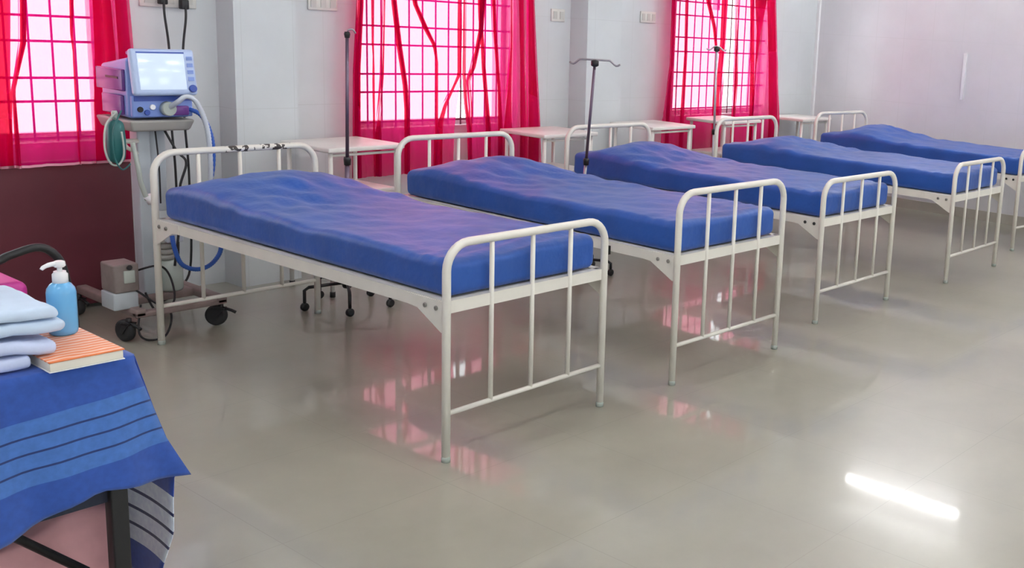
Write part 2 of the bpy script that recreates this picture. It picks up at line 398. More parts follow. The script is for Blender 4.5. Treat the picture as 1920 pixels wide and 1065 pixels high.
# ---------------------------------------------------------------- curtains
CUR = {'c1': {'L': [(1.513, 1.866), (0.794, 1.817)], 'R': [(1.54, 2.551), (1.316, 2.56), (1.022, 2.561), (0.748, 2.564)], 'f': [[(1.522, 2.009, 0.055), (1.157, 1.985, 0.056), (0.784, 1.97, 0.065)], [(1.526, 2.082, 0.029), (1.329, 2.07, 0.027), (1.181, 2.034, 0.013), (1.107, 2.016, 0.011), (0.907, 2.016, 0.019)], [(1.538, 2.288, 0.021), (1.386, 2.279, 0.014), (1.259, 2.283, 0.002)], [(1.546, 2.423, 0.097), (1.287, 2.425, 0.113), (1.024, 2.415, 0.129), (0.77, 2.42, 0.15)], [(1.55, 2.511, 0.065), (1.289, 2.518, 0.071), (1.022, 2.515, 0.077), (0.75, 2.518, 0.087)]]}, 'c2l': {'L': [(1.627, 3.842), (1.219, 3.815), (0.851, 3.803), (0.557, 3.802)], 'R': [(1.672, 4.607), (1.19, 4.611), (1.015, 4.578), (0.839, 4.553), (0.627, 4.546)], 'f': [[(1.613, 3.857, 0.036), (1.219, 3.83, 0.04), (0.85, 3.825, 0.044), (0.572, 3.825, 0.059)], [(1.633, 3.94, 0.022), (1.38, 3.938, 0.015), (1.252, 3.944, 0.004)], [(1.637, 4.014, 0.011), (1.188, 4.0, 0.011), (0.91, 3.974, 0.012), (0.828, 3.97, 0.045)], [(1.641, 4.086, 0.038), (1.369, 4.123, 0.039), (1.128, 4.165, 0.035), (0.978, 4.176, 0.032), (0.826, 4.179, 0.04)], [(1.634, 4.237, 0.032), (1.47, 4.325, 0.036), (1.375, 4.386, 0.024), (1.274, 4.403, 0.004)], [(1.671, 4.586, 0.03), (1.48, 4.588, 0.039), (1.19, 4.59, 0.039), (1.12, 4.551, 0.03), (0.992, 4.479, 0.038), (0.879, 4.441, 0.051), (0.74, 4.429, 0.067)]]}, 'c2r': {'L': [(1.67, 4.582), (1.19, 4.585), (1.015, 4.6), (0.837, 4.627), (0.548, 4.648)], 'R': [(1.705, 5.189), (1.292, 5.224), (0.844, 5.266), (0.543, 5.284)], 'f': [[(1.671, 4.591, 0.013), (1.19, 4.59, 0.017), (1.014, 4.604, 0.018), (0.837, 4.632, 0.018), (0.548, 4.648, 0.022)], [(1.679, 4.734, 0.04), (1.485, 4.718, 0.035), (1.242, 4.659, 0.026), (1.162, 4.62, 0.017), (0.978, 4.639, 0.005)], [(1.485, 4.723, 0.018), (1.236, 4.744, 0.027), (1.037, 4.768, 0.027), (0.823, 4.79, 0.041)], [(1.684, 4.823, 0.022), (1.489, 4.835, 0.022), (1.237, 4.862, 0.019), (1.086, 4.878, 0.014), (0.827, 4.896, 0.038)], [(1.694, 4.984, 0.014), (1.39, 4.989, 0.023), (1.085, 4.976, 0.043), (0.825, 4.967, 0.086)], [(1.699, 5.069, 0.057), (1.29, 5.087, 0.048), (0.819, 5.107, 0.069)], [(1.704, 5.155, 0.058), (1.292, 5.175, 0.079), (0.815, 5.206, 0.12)]]}, 'c3l': {'L': [(1.794, 6.723), (1.283, 6.71), (0.914, 6.681), (0.828, 6.633)], 'R': [(1.836, 7.448), (1.383, 7.45), (1.014, 7.413), (0.781, 7.418)], 'f': [[(1.794, 6.716, 0.006), (1.283, 6.723, 0.007), (1.11, 6.709, 0.027), (0.893, 6.703, 0.041)], [(1.804, 6.891, 0.055), (1.373, 6.907, 0.055), (0.931, 6.897, 0.063), (0.754, 6.896, 0.07)], [(1.82, 7.155, 0.05), (1.603, 7.259, 0.037), (1.38, 7.308, 0.015)], [(1.833, 7.396, 0.104), (1.473, 7.397, 0.09), (1.244, 7.379, 0.09), (1.014, 7.361, 0.075), (0.782, 7.373, 0.075)]]}, 'c3r': {'L': [(1.838, 7.486), (1.245, 7.516), (0.848, 7.527), (0.682, 7.55)], 'R': [(1.873, 8.09), (1.299, 8.177), (0.754, 8.244)], 'f': [[(1.839, 7.494, 0.015), (1.152, 7.54, 0.039), (0.848, 7.535, 0.024)], [(1.852, 7.725, 0.078), (1.294, 7.779, 0.073), (0.841, 7.806, 0.073)], [(1.86, 7.854, 0.209), (1.579, 7.848, 0.081), (1.248, 7.832, 0.025)], [(1.869, 8.008, 0.149), (1.298, 8.092, 0.152), (0.757, 8.157, 0.173)]]}}

def interp(path, z, i):
    p = sorted(path, reverse=True)
    if z >= p[0][0]:
        a, b = p[0], p[1]
        if z > p[0][0] + .05: return p[0][i] + (a[i] - b[i]) / (a[0] - b[0]) * min(.5, z - p[0][0]) * (.6 if i == 1 else 0)
        return p[0][i]
    for a, b in zip(p, p[1:]):
        if z >= b[0]: t = (a[0] - z) / (a[0] - b[0]); return a[i] + (b[i] - a[i]) * t
    return p[-1][i]
def curtain(key, y, z0, z1, label, seed, hem):
    c = CUR[key]; rnd = random.Random(seed); folds = c['f']; rows = 60; G = []
    for r in range(rows + 1):
        z = z1 + (z0 - z1) * r / rows; row = []
        L = interp(c['L'], z, 1); R = interp(c['R'], z, 1)
        cen = [(interp(f, z, 1), max(.002, interp(f, z, 2))) for f in folds]
        prev = L
        for k, (fx, fw_) in enumerate(cen + [(R, 0)]):
            a = fx - fw_ / 2; nb = 9
            for j in range(nb):
                t = j / nb; x = prev + (a - prev) * t
                row.append(Vector((x, y + .012 * math.sin(x * 38 + seed + z * 1.3) + .006 * math.sin(x * 90 + z * 4) + .008 * noise.noise(Vector((x * 6, z * 3, seed))), z)))
            if fw_ > 0:
                mw = max(q[2] for q in folds[k]); lay = 3 if mw > .060 else 7 if mw > .028 else 5
                for j in range(lay):
                    row.append(Vector((fx + (fw_ / 2) * (-1 if j % 2 == 0 else 1) * (1 - .08 * j), y - .006 * j + .010, z + 0)))
                prev = fx + fw_ / 2
            else: row.append(Vector((R, y, z)))
        G.append(row)
    o = MB().grid(G).build('curtain', 'curtain')
    tag(o, label, 'curtain')
    if hem:
        MB().grid([[Vector((p.x, p.y - .004, z0 + dz)) for p in G[-1]] for dz in (-.002, .010)]).build('hem', 'hem', o)  # pale strip painting the backlight along the lower edge
    return o
curtain('c1', 5.74, .745, 2.33, 'sheer pink curtain on the left window with hem above the maroon panel', 1, True)
curtain('c2l', 5.74, .56, 2.33, 'left half of the sheer pink curtain pair at the middle window', 2, None)
curtain('c2r', 5.69, .56, 2.33, 'right half of the sheer pink curtain pair at the middle window', 3, None)
curtain('c3l', 5.74, .56, 2.33, 'left half of the sheer pink curtain pair at the far window', 4, None)
curtain('c3r', 5.69, .56, 2.33, 'right half of the sheer pink curtain pair at the far window', 5, None)
for i, (a, b, lb) in enumerate(((.9, 2.75, 'left'), (3.65, 5.45, 'middle'), (6.55, 8.45, 'far'))):
    t = thing('curtain_rod', 'steel curtain rod above the %s window' % lb, 'curtain rod', ((a + b) / 2, 5.715, 2.343))
    h = (b - a) / 2
    MB().tube([(-h, 0, 0), (h, 0, 0)], .012, 12).build('rod', 'rod', t)
    for s_ in (-1, 1): MB().box(s_ * (h - .06) - .01, s_ * (h - .06) + .01, 0, .15, -.015, .015).build('bracket', 'rod', t)

# maroon panel against the wall below the left window
t = thing('padded_panel', 'maroon padded panel standing against the wall under the left window', 'panel', (1.64, 5.79, 0))
MB().rbox(-.95, .895, -.02, .025, .02, .765, .012, nx=6, nz=4, seg=2).build('padding', 'maroon', t)
for x in (-.8, .8): MB().box(x - .03, x + .03, -.04, .045, 0, .022).build('foot', 'black', t)

# ================================================================ BEDS
def arch(mb, w, z, r, R):
    pts = [(0, 0, 0), (0, 0, z - R)]
    for k in range(1, 8):
        a = PI / 2 * k / 7; pts.append((R - R * math.cos(a), 0, z - R + R * math.sin(a)))
    right = [(w - p[0], 0, p[2]) for p in reversed(pts)]
    mb.tube(pts + right, r, 14)
def bed(name_label, loc, rz, T, H, L=2.0, Wd=.8, rail=.592, chipped=False, extra=None):
    t = thing('hospital_bed', name_label, 'bed', loc, rz, 'row of hospital beds')
    for nm, y, z in (('footboard', 0, T), ('headboard', L, H)):
        m = MB(); arch(m, Wd, z, .0155, .095)
        b = m.build(nm, 'chipped' if (chipped and nm == 'headboard') else 'enamel', t, (0, y, 0))
        MB().tube([(0.01, 0, .18), (Wd - .01, 0, .18)], .0095, 10).build('crossbar', 'enamel', b)
        for q in (.255, .505, .755):
            MB().tube([(Wd * q, 0, .18), (Wd * q, 0, z - .008)], .0092, 10).build('rung', 'enamel', b)
        for x in (0, Wd): MB().lathe([(.0165, 0), (.0168, .018), (.0158, .02)], (x, 0, 0), 12).build('foot_cap', 'clear', b)
    for s, x in ((1, 0), (-1, Wd)):
        m = MB(); a = sorted((x - s * .014, x - s * .009))
        m.box(*sorted((x - .002, x + .002)), .012, L - .012, rail - .045, rail)
        m.box(*sorted((x, x + s * .035)), .012, L - .012, rail - .004, rail)
        o = m.build('side_rail', 'enamel', t)
        for e, y0 in ((1, .0), (-1, L)):
            g = MB(); V = []
            for xx in (x - s * .0075, x - s * .0025):
                V += [(xx, y0 + e * .002, rail - .002), (xx, y0 + e * .21, rail - .002), (xx, y0 + e * .21, rail - .042), (xx, y0 + e * .15, rail - .047), (xx, y0 + e * .02, rail - .115), (xx, y0 + e * .002, rail - .115)]
            n = 6; g.add(V, [tuple(range(n)), tuple(range(2 * n - 1, n - 1, -1))] + [(i, i + n, (i + 1) % n + n, (i + 1) % n) for i in range(n)])
            gp = g.build('corner_plate', 'enamel', t)
            for yy in (.045, .105):
                MB().lathe([(.009, 0), (.009, .004), (.006, .006)] if s < 0 else [(.006, -.006), (.009, -.004), (.009, 0)], (x - s * .0075, y0 + e * yy, rail - .030), 8, 'x').build('bolt', 'darkbolt' if extra == 'dark' else 'bolt', gp)
    for e, y in ((1, 0), (-1, L)):
        m = MB(); m.box(.012, Wd - .012, y - .002, y + .002, rail - .045, rail); m.box(.012, Wd - .012, *sorted((y, y + e * .03)), rail - .004, rail)
        m.build('end_rail', 'enamel', t)
    MB().box(.006, Wd - .006, .004, L - .004, rail - .010, rail - .0045).build('deck', 'enamel', t)
    if extra == 'hook':
        m = MB(); m.tube([(-.012, .42, rail - .05), (-.012, .42, rail - .15)], .009, 8); m.box(-.016, -.002, .40, .44, rail - .06, rail - .02)
        m.build('accessory_hook', 'black', t)
        MB().box(-.010, -.003, 1.30, 1.80, rail - .055, rail - .048).build('stowed_rod', 'black', t)
    return t
def mattress(label, loc, rz, seed, amp=.085, c=.86, L=2.0, Wd=.8, z0=.593, h=.135, lift=0):
    t = (lambda p: p)
    def fn(p):
        u = p.x / Wd; v = p.y / L; k = (p.z - z0) / h
        s = .10 if v > c else .155
        b = amp * math.exp(-((v - c) / s) ** 2) * max(0.02, math.sin(PI * min(1, max(0, u)))) ** .65
        b += lift * math.exp(-((v - 1) / .2) ** 2)
        n = noise.noise(Vector((p.x * 4 + seed, p.y * 3, seed))) * .009 + noise.noise(Vector((p.x * 11, p.y * 9 + seed, 3))) * .006 * (1 + 1.6 * math.exp(-((v - .72) / .2) ** 2))
        # tension folds running down from the pillow
        n += .004 * math.exp(-((v - .68) / .12) ** 2) * math.sin(p.x * 40 + p.y * 30 + seed * 2)
        n += .004 * math.exp(-((v - .06) / .08) ** 2) * math.sin(p.y * 70 + 3 * math.sin(p.x * 5 + seed))
        side = noise.noise(Vector((p.x * 3, p.y * 5 + seed, p.z * 8))) * .005
        q = Vector(p); q.z += k * (b + n)
        q.x += side * (1 if u > .5 else -1) * math.sin(PI * min(1, max(0, k))); q.y += side * .8
        return q
    o = MB().rbox(.022, Wd - .022, .024, L - .03, z0, z0 + h, .032, nx=26, ny=70, nz=4, fn=fn, seg=4).build('mattress', 'sheet', None, loc)
    o.rotation_euler = (0, 0, rz)
    return tag(o, label, 'mattress', 'blue covered mattresses')
BEDS = [
    ((2.309, 2.949), 1.23, .795, .888, 'nearest bed, cream tubular hospital bed with chipped headboard beside the ventilator', 'royal blue mattress on the nearest bed', dict(chipped=True), dict(seed=1.3)),
    ((3.533, 2.931), -.09, .868, .898, 'second nearest cream tubular hospital bed, in front of the middle window', 'royal blue mattress on the second nearest bed', dict(extra='hook'), dict(seed=4.1, amp=.08)),
    ((4.902, 3.051), -.25, .797, .896, 'third cream tubular hospital bed, beside the tall pole with crossbar', 'royal blue mattress on the third bed, beside the pole with crossbar', dict(extra='dark'), dict(seed=7.7, amp=.09, c=.84)),
    ((6.438, 3.003), .25, .795, .906, 'fourth cream tubular hospital bed, in front of the far window', 'royal blue mattress on the fourth bed, in front of the far window', dict(), dict(seed=11.2, amp=.07, c=.82)),
    ((7.925, 3.155), -3.71, .80, .897, 'farthest cream tubular hospital bed along the side wall, its foot cut off by the frame', 'royal blue mattress on the farthest bed along the side wall', dict(extra='dark'), dict(seed=15.9, amp=.10, c=.80)),
]
for (x, y), a, T, H, lb, lm, kw, mk in BEDS:
    bed(lb, (x, y, 0), math.radians(a), T, H, **kw)
    mattress(lm, (x, y, 0), math.radians(a), **mk)

# ================================================================ BEDSIDE TABLES
def side_table(label, loc, rz, w, d, h, shelf=.58, panels=False, m='enamelw'):
    t = thing('bedside_table', label, 'table', loc, rz, 'bedside tables between the beds')
    MB().rbox(-w / 2, w / 2, -d / 2, d / 2, h - .026, h, .006, seg=1).build('tabletop', m, t)
    for sx in (-1, 1):
        for sy in (-1, 1):
            x, y = sx * (w / 2 - .035), sy * (d / 2 - .035)
            l = MB().tube([(x, y, .0), (x, y, h - .026)], .0125, 10).build('leg', m, t)
            MB().lathe([(.015, 0), (.015, .03)], (x, y, 0), 10).build('foot_cap', 'rubber', l)
    x, y = w / 2 - .035, d / 2 - .035
    if shelf: MB().rbox(-x, x, -y, y, shelf - .02, shelf, .005, seg=1).build('shelf', m, t)
    MB().tube([(-x, -y, h - .045), (x, -y, h - .045)], .008, 8).build('front_rail', m, t)
    if panels:
        MB().box(-x, -x + .012, -y, y, shelf, h - .026).build('side_panel', m, t); MB().box(-x + .012, x, y - .01, y, shelf, h - .026).build('back_panel', m, t)
    return t
side_table('white metal bedside table between the nearest and second beds', (3.51, 5.40, 0), math.radians(3), .50, .44, .832)
side_table('white bedside table between the second and third beds', (5.10, 5.42, 0), 0, .50, .44, .835)
side_table('white bedside table behind the third and fourth beds, left of the far window', (6.18, 5.43, 0), 0, .50, .44, .845)
side_table('white bedside table in front of the far window behind the fourth bed', (7.16, 5.50, 0), 0, .50, .42, .848)
side_table('white bedside table in the corner beside the farthest bed', (8.50, 5.62, 0), 0, .50, .40, .815)

# ================================================================ IV STANDS
def iv_stand(label, loc, m, ztop, lean, base_m, R=.26, hooks=True, rz=0, nl=5, span=.13, hm='steel', zl=.10, a0=.3, lm=None):
    t = thing('iv_stand', label, 'drip stand', loc, rz)
    tx, ty = lean
    MB().tube([(0, 0, zl), (tx * .55, ty * .55, ztop * .55)], .0125 if not lm else .010, 12).build('lower_pole', lm or m, t)
    MB().tube([(tx * .55, ty * .55, ztop * .55), (tx, ty, ztop)], .009, 12).build('upper_pole', m, t)
    MB().lathe([(.017, ztop * .55 - .03), (.019, ztop * .55), (.017, ztop * .55 + .012)], (tx * .55, ty * .55, 0), 12).build('clamp_collar', 'black', t)
    MB().lathe([(.02, zl - .03), (.026, zl - .02), (.026, zl + .02), (.016, zl + .05)], (0, 0, 0), 12).build('hub', base_m, t)
    for k in range(nl):
        a = 2 * PI * k / nl + a0; c, s = math.cos(a), math.sin(a)
        l = MB().tube([(0.02 * c, 0.02 * s, zl), (R * .9 * c, R * .9 * s, zl - .005), (R * c, R * s, zl - .02), (R * c, R * s, .045)], .009, 8).build('leg', base_m, t)
        MB().lathe([(.012, -.009), (.022, -.008), (.022, .008), (.012, .009)], (R * c, R * s, .022), 12, 'y').build('caster', 'black', l)
    if hooks:
        cb = MB().tube([(-span - .03, 0, -.012), (-span - .005, 0, -.022), (-span + .03, 0, .005), (-span + .06, 0, .008), (span - .06, 0, .008), (span - .03, 0, .005), (span + .005, 0, -.022), (span + .03, 0, -.012)], .0062, 8, smooth=3).build('crossbar', hm, t, (tx, ty, ztop + .012))
        cb.rotation_euler = (0, 0, hooks if not isinstance(hooks, bool) else 0)
        MB().lathe([(.012, -.022), (.024, -.015), (.024, .012), (.010, .02)], (tx, ty, ztop), 10).build('clamp_knob', 'black', t)
    else:
        MB().tube([(tx, ty, ztop), (tx, ty - .01, ztop + .02), (tx + .02, ty - .02, ztop + .025), (tx + .035, ty - .02, ztop + .005)], .005, 8, smooth=3).build('hook', hm, t)
        MB().lathe([(.012, -.02), (.016, 0), (.012, .012)], (tx, ty, ztop), 10).build('clamp_knob', 'black', t)
    return t
iv_stand('slim dark plum drip stand behind the nearest bed, base showing under it', (3.262, 5.00, 0), 'plum', 1.445, (.02, 0), 'black', R=.225, hooks=False, nl=5, zl=.13, a0=2.93)
iv_stand('tall grey drip stand with two-hook crossbar between the second and third beds', (4.735, 4.76, 0), 'plum', 1.335, (.012, -.10), 'black', R=.22, hooks=-.95, span=.125, nl=5, lm='steel')
iv_stand('pale drip stand with hooks standing before the far window', (6.735, 5.25, 0), 'pale', 1.43, (-.04, 0), 'black', R=.13, hooks=-.9, span=.05, nl=5, hm='pale')

# ================================================================ VENTILATOR ON ITS TROLLEY
v = thing('ventilator', 'blue ventilator with bright screen on a grey wheeled stand, behind the nearest bed', 'ventilator', (2.42, 5.35, 0))
def V_(x, y, z): return (x - 2.42, y - 5.35, z)
# head: casing, tapering to the back
def cas(mb, x0, x1, y0, y1, z0, z1, sb=.82, r=.02, lean=0):
    def fn(p):
        k = (p.y - y0) / (y1 - y0); cx, cz = (x0 + x1) / 2, (z0 + z1) / 2
        f = 1 - (1 - sb) * k
        return Vector((cx + (p.x - cx) * f, p.y + lean * (p.z - z0), cz + (p.z - cz) * f - .02 * k))
    return mb.rbox(x0, x1, y0, y1, z0, z1, r, 2, 2, 2, fn=fn)
head = cas(MB(), -.125, .165, -.13, .21, 1.015, 1.30, .80, .022).build('casing', 'vblue', v)
m = MB(); m.rbox(-.135, -.118, -.10, .17, 1.14, 1.24, .006, seg=1); m.rbox(-.135, -.118, -.08, .12, 1.03, 1.12, .006, seg=1)
m.build('side_grip', 'vpurple', head)
MB().box(-.138, -.1345, -.06, .06, 1.195, 1.205).build('vent_slot', 'black', head)
# tilted screen unit
sc = MB().rbox(-.145, .145, -.018, .022, -.108, .108, .016, seg=3).build('screen_unit', 'bezel', v, (.02, -.165, 1.232))
sc.rotation_euler = (math.radians(-9), 0, 0)
MB().rbox(-.118, .092, -.022, -.014, -.082, .085, .003, seg=1).build('display', 'screen', sc)
MB().box(-.121, .095, -.0195, -.0175, .086, .093).build('screen_edge', 'vdark', sc)
for k in range(4): MB().box(.103, .130, -.0205, -.017, .055 - k * .032, .073 - k * .032).build('side_key', 'vblue', sc)
MB().lathe([(.016, -.030), (.018, -.026), (.018, -.014)], (.118, 0, -.078), 16, 'y').build('dial', 'vdark', sc)
m = MB(); m.rbox(-.118, .158, -.15, -.125, 1.022, 1.125, .008, seg=2); m.build('front_panel', 'vblue', v)
m = MB(); m.box(-.11, .15, -.155, -.149, 1.098, 1.122); m.build('panel_band', 'vdark', v)
for x, z, mm in ((-.085, 1.06, 'black'), (-.055, 1.045, 'vdark'), (-.03, 1.07, 'white')):
    MB().lathe([(.011, -.160), (.013, -.157), (.013, -.149)], (x, 0, z), 12, 'y').build('port', mm, v)
MB().lathe([(.030, -.185), (.034, -.175), (.034, -.149)], (.035, 0, 1.062), 20, 'y').build('expiratory_valve', 'clear', v)
MB().rbox(.055, .13, -.175, -.148, 1.03, 1.075, .008, seg=2).build('filter_block', 'vpurple', v)
m = MB(); m.rbox(-.05, .11, -.04, .05, 1.30, 1.318, .006, seg=1); m.tube([(-.03, 0, 1.315), (-.03, 0, 1.325), (.09, 0, 1.325), (.09, 0, 1.315)], .006, 8); m.build('top_handle', 'vdark', v)
# shelf and column
def sfn(p):
    k = (1.008 - p.z) / .055; return Vector((p.x * (1 - .12 * k), p.y * (1 - .12 * k), p.z))
MB().rbox(-.135, .165, -.16, .20, .955, 1.008, .012, 1, 1, 1, fn=sfn).build('tray', 'vgrey', v)
MB().rbox(-.055, .005, -.04, .04, .14, .957, .008, seg=2).build('column', 'vcol', v)
MB().rbox(.012, .085, -.015, .015, .55, .957, .004, seg=1).build('cable_duct', 'vcol', v)
# bracket arm & rail at left
MB().tube([(-.05, -.03, .90), (-.13, -.05, .905), (-.17, -.06, .93)], .012, 10, smooth=3).build('bracket_arm', 'enamel', v)
MB().tube([(-.05, -.03, .84), (-.10, -.04, .87), (-.13, -.05, .905)], .009, 10).build('bracket_brace', 'enamel', v)
# base frame with four casters
bm = MB()
for sx in (-1, 1):
    bm.rbox(*sorted((sx * .19 - .025, sx * .19 + .025)), -.30, .33, .112, .152, .008, seg=1)
bm.rbox(-.215, .215, -.06, .06, .11, .15, .008, seg=1); bm.rbox(-.215, .215, -.30, -.26, .11, .14, .008, seg=1)
bm.build('base_frame', 'base', v)
for cx, cy, dr in ((-.235, -.27, .3), (.19, -.28, .75), (-.21, .31, .2), (.20, .31, .1)):
    f = MB(); f.lathe([(.012, .085), (.012, .112)], (0, 0, 0), 10)
    for s_ in (-1, 1):
        V = []
        for xx in (s_ * .022 - .002, s_ * .022 + .002): V += [(xx, -.018, .088), (xx, .018, .088), (xx, .034, .045), (xx, .018, .035)]
        f.add(V, [(0, 1, 2, 3), (7, 6, 5, 4), (0, 4, 5, 1), (1, 5, 6, 2), (2, 6, 7, 3), (3, 7, 4, 0)])
    f.box(-.024, .024, -.02, .03, .084, .090)
    ff = f.build('caster_fork', 'black', v, (cx, cy, 0)); ff.rotation_euler = (0, 0, dr)
    MB().lathe([(.040, -.018), (.050, -.013), (.052, 0), (.050, .013), (.040, .018)], (0, .022, .0525), 24, 'x').build('caster_wheel', 'rubber', ff)
    MB().tube([(0, -.01, .09), (0, -.05, .078), (0, -.07, .068)], .008, 8).build('brake_pedal', 'black', ff)
# grey electrical box on the base, humidifier jar
b = MB().rbox(-.275, -.165, -.24, -.10, .225, .36, .01, seg=2).build('power_unit', 'boxg', v)
MB().rbox(-.235, -.185, -.247, -.238, .27, .33, .004, seg=1).build('socket_panel', 'clear', b)
MB().lathe([(.012, -.252), (.012, -.246)], (-.21, 0, .345), 10, 'y').build('knob', 'black', b)
MB().rbox(-.28, -.17, -.235, -.105, .145, .225, .006, seg=1).build('power_unit_bracket', 'vcol', v)
j = MB().lathe([(.050, .155), (.056, .165), (.056, .26), (.045, .30), (.03, .31)], (.075, -.03, 0), 20).build('humidifier_jar', 'clear', v)
m = MB(); 
for k in range(5): m.lathe([(.030, .31 + k * .028), (.036, .315 + k * .028), (.036, .33 + k * .028), (.028, .336 + k * .028)], (.06, -.03, 0), 16)
m.build('humidifier_neck', 'vgrey', j)
MB().rbox(.04, .12, -.09, -.05, .40, .46, .01, seg=2).build('connector', 'hose', v)
# hoses
def hose(mb, pts, r=.0115, k=10):
    P = crom([Vector(p) for p in pts], k); n = len(P)
    return mb.tube(P, [r * (1.0 if i % 2 else .86) for i in range(n)], 10)
hose(MB(), [V_(2.455, 5.19, 1.062), V_(2.47, 5.12, 1.10), V_(2.50, 5.10, 1.125), V_(2.545, 5.10, 1.10), V_(2.59, 5.11, 1.0), V_(2.61, 5.12, .88), V_(2.61, 5.13, .70), V_(2.58, 5.18, .55)], .0125, 16).build('hose', 'hose', v)
hose(MB(), [V_(2.55, 5.22, 1.06), V_(2.60, 5.17, 1.03), V_(2.635, 5.15, .93), V_(2.64, 5.15, .80), V_(2.62, 5.16, .62), V_(2.66, 5.16, .44), V_(2.655, 5.14, .36), V_(2.60, 5.13, .30), V_(2.53, 5.13, .285), V_(2.46, 5.13, .32), V_(2.43, 5.13, .40), V_(2.43, 5.15, .46)], .0115, 14).build('hose', 'bluehose', v)
MB().tube([V_(2.45, 5.27, 1.0), V_(2.50, 5.22, .86), V_(2.535, 5.2, .80), V_(2.50, 5.2, .68), V_(2.49, 5.2, .50), V_(2.46, 5.2, .30)], .006, 8, smooth=8).build('cable', 'cable', v)
MB().tube([V_(2.44, 5.3, 1.0), V_(2.44, 5.27, .80), V_(2.44, 5.27, .6)], .004, 8, smooth=4).build('cable', 'cable', v)
MB().tube([V_(2.22, 5.13, .25), V_(2.30, 5.08, .17), V_(2.38, 5.09, .10), V_(2.33, 5.04, .012), V_(2.24, 5.02, .010), V_(2.20, 5.02, .06), V_(2.25, 5.10, .16)], .005, 8, smooth=8).build('cable', 'cable', v)
MB().tube([V_(2.27, 5.2, .30), V_(2.35, 5.12, .33), V_(2.42, 5.16, .25), V_(2.40, 5.10, .15), V_(2.32, 5.1, .12), V_(2.30, 5.16, .2)], .005, 8, smooth=8).build('cable', 'cable', v)
# teal bag and looped tubing on the left
def bagfn(p): 
    k = (p.z - .82) / .2; return Vector((p.x * (1 + .18 * math.sin(PI * k)), p.y * (.6 + .5 * math.sin(PI * k)), p.z))
bg_ = MB().rbox(-.032, .032, -.035, .035, .82, 1.02, .028, 2, 2, 6, fn=bagfn, seg=4).build('breathing_bag', 'teal', v, (-.205, -.17, 0))
MB().lathe([(.012, 1.018), (.014, 1.05), (.010, 1.06)], (0, 0, 0), 10).build('bag_neck', 'clear', bg_)
MB().tube([V_(2.21, 5.16, 1.05), V_(2.16, 5.14, 1.0), V_(2.145, 5.13, .90), V_(2.165, 5.13, .83), V_(2.20, 5.13, .82), V_(2.225, 5.13, .87), V_(2.215, 5.12, .97)], .0045, 8, smooth=8).build('tubing', 'clear', v)
MB().tube([V_(2.24, 5.17, 1.06), V_(2.18, 5.12, .97), V_(2.175, 5.11, .86), V_(2.205, 5.11, .80), V_(2.25, 5.13, .82)], .0035, 8, smooth=8).build('tubing', 'teal', v)
MB().tube([V_(2.29, 5.19, .91), V_(2.30, 5.17, .80), V_(2.31, 5.17, .72), V_(2.335, 5.17, .64)], .011, 10, smooth=5).build('tubing', 'clear', v)
MB().tube([V_(2.335, 5.17, .66), V_(2.355, 5.17, .625)], .019, 10).build('tubing_end', 'white', v)
# two mains leads hanging down the wall behind the ventilator
t = thing('power_cord', 'pair of black cords hanging down the wall above the ventilator', 'cord', (2.80, 5.86, 1.57))
for dx, dz, x2 in ((-.046, -.01, -.035), (.062, -.03, .035)):
    MB().tube([(dx, -.05, dz), (dx - .004, -.058, dz - .07), (x2, -.060, -.28), (x2 - .005, -.055, -.60), (x2 + .01, -.050, -.95), (x2, -.04, -1.45), (x2 - .10, -.05, -1.553)], .0062, 8, smooth=8).build('cord', 'cable', t)
    MB().rbox(dx - .02, dx + .02, -.055, -.016, dz - .02, dz + .03, .006, seg=1).build('plug', 'black', t)

# ================================================================ FOREGROUND TABLE
TX0, TX1, TY0, TY1, TZ = .10, 1.10, 2.575, 3.40, .742
t = thing('side_table', 'black-legged table in the left foreground under a blue striped cloth', 'table', ((TX0 + TX1) / 2, (TY0 + TY1) / 2, 0))
cx, cy = (TX0 + TX1) / 2, (TY0 + TY1) / 2
MB().rbox(TX0 - cx, TX1 - cx, TY0 - cy, TY1 - cy, TZ - .03, TZ - .004, .004, seg=1).build('tabletop', 'navy', t)
MB().box(TX0 - cx + .03, TX1 - cx - .02, TY0 - cy + .03, TY0 - cy + .05, TZ - .36, TZ - .03).build('apron', 'navy', t)
for x in (TX0 + .04, 1.071):
    for y in (TY0 + .03, TY1 - .05):
        MB().rbox(x - .0195 - cx, x + .0195 - cx, y - .0195 - cy, y + .0195 - cy, 0, TZ - .03, .004, seg=1).build('leg', 'black', t)
MB().tube([(.60 - cx, 2.72 - cy, .60), (1.04 - cx, 2.72 - cy, .165)], .011, 10).build('brace', 'black', t)

# cloth
G = []
nX, nD = 46, 34
edge = [(.742, 1.108, 2.566), (.738, 1.108, 2.565), (.648, 1.134, 2.56), (.53, 1.170, 2.555), (.416, 1.222, 2.555)]
def ez(z, i):
    for a, b in zip(edge, edge[1:]):
        if z >= b[0] - 1e-6: k = (a[0] - z) / (a[0] - b[0] + 1e-9); return a[i] + (b[i] - a[i]) * k
    return edge[-1][i]
def zbot(x):   # lower hem of the front drop
    P = [(.0, .30), (.60, .33), (.825, .377), (.923, .413), (1.014, .440), (1.06, .432), (1.108, .424), (1.222, .416)]
    for a, b in zip(P, P[1:]):
        if x <= b[0]: return a[1] + (b[1] - a[1]) * (x - a[0]) / (b[0] - a[0])
    return P[-1][1]
for j in range(9):      # top sheet rows back to front
    y = TY1 - .002 + (TY0 - TY1 - .006) * j / 8
    G.append([Vector((TX0 - .01 + (1.112 - TX0 + .01) * i / nX, y, .7455)) for i in range(nX + 1)])
G.append([Vector((TX0 - .01 + (1.110 - TX0 + .01) * i / nX, 2.564, .743)) for i in range(nX + 1)])
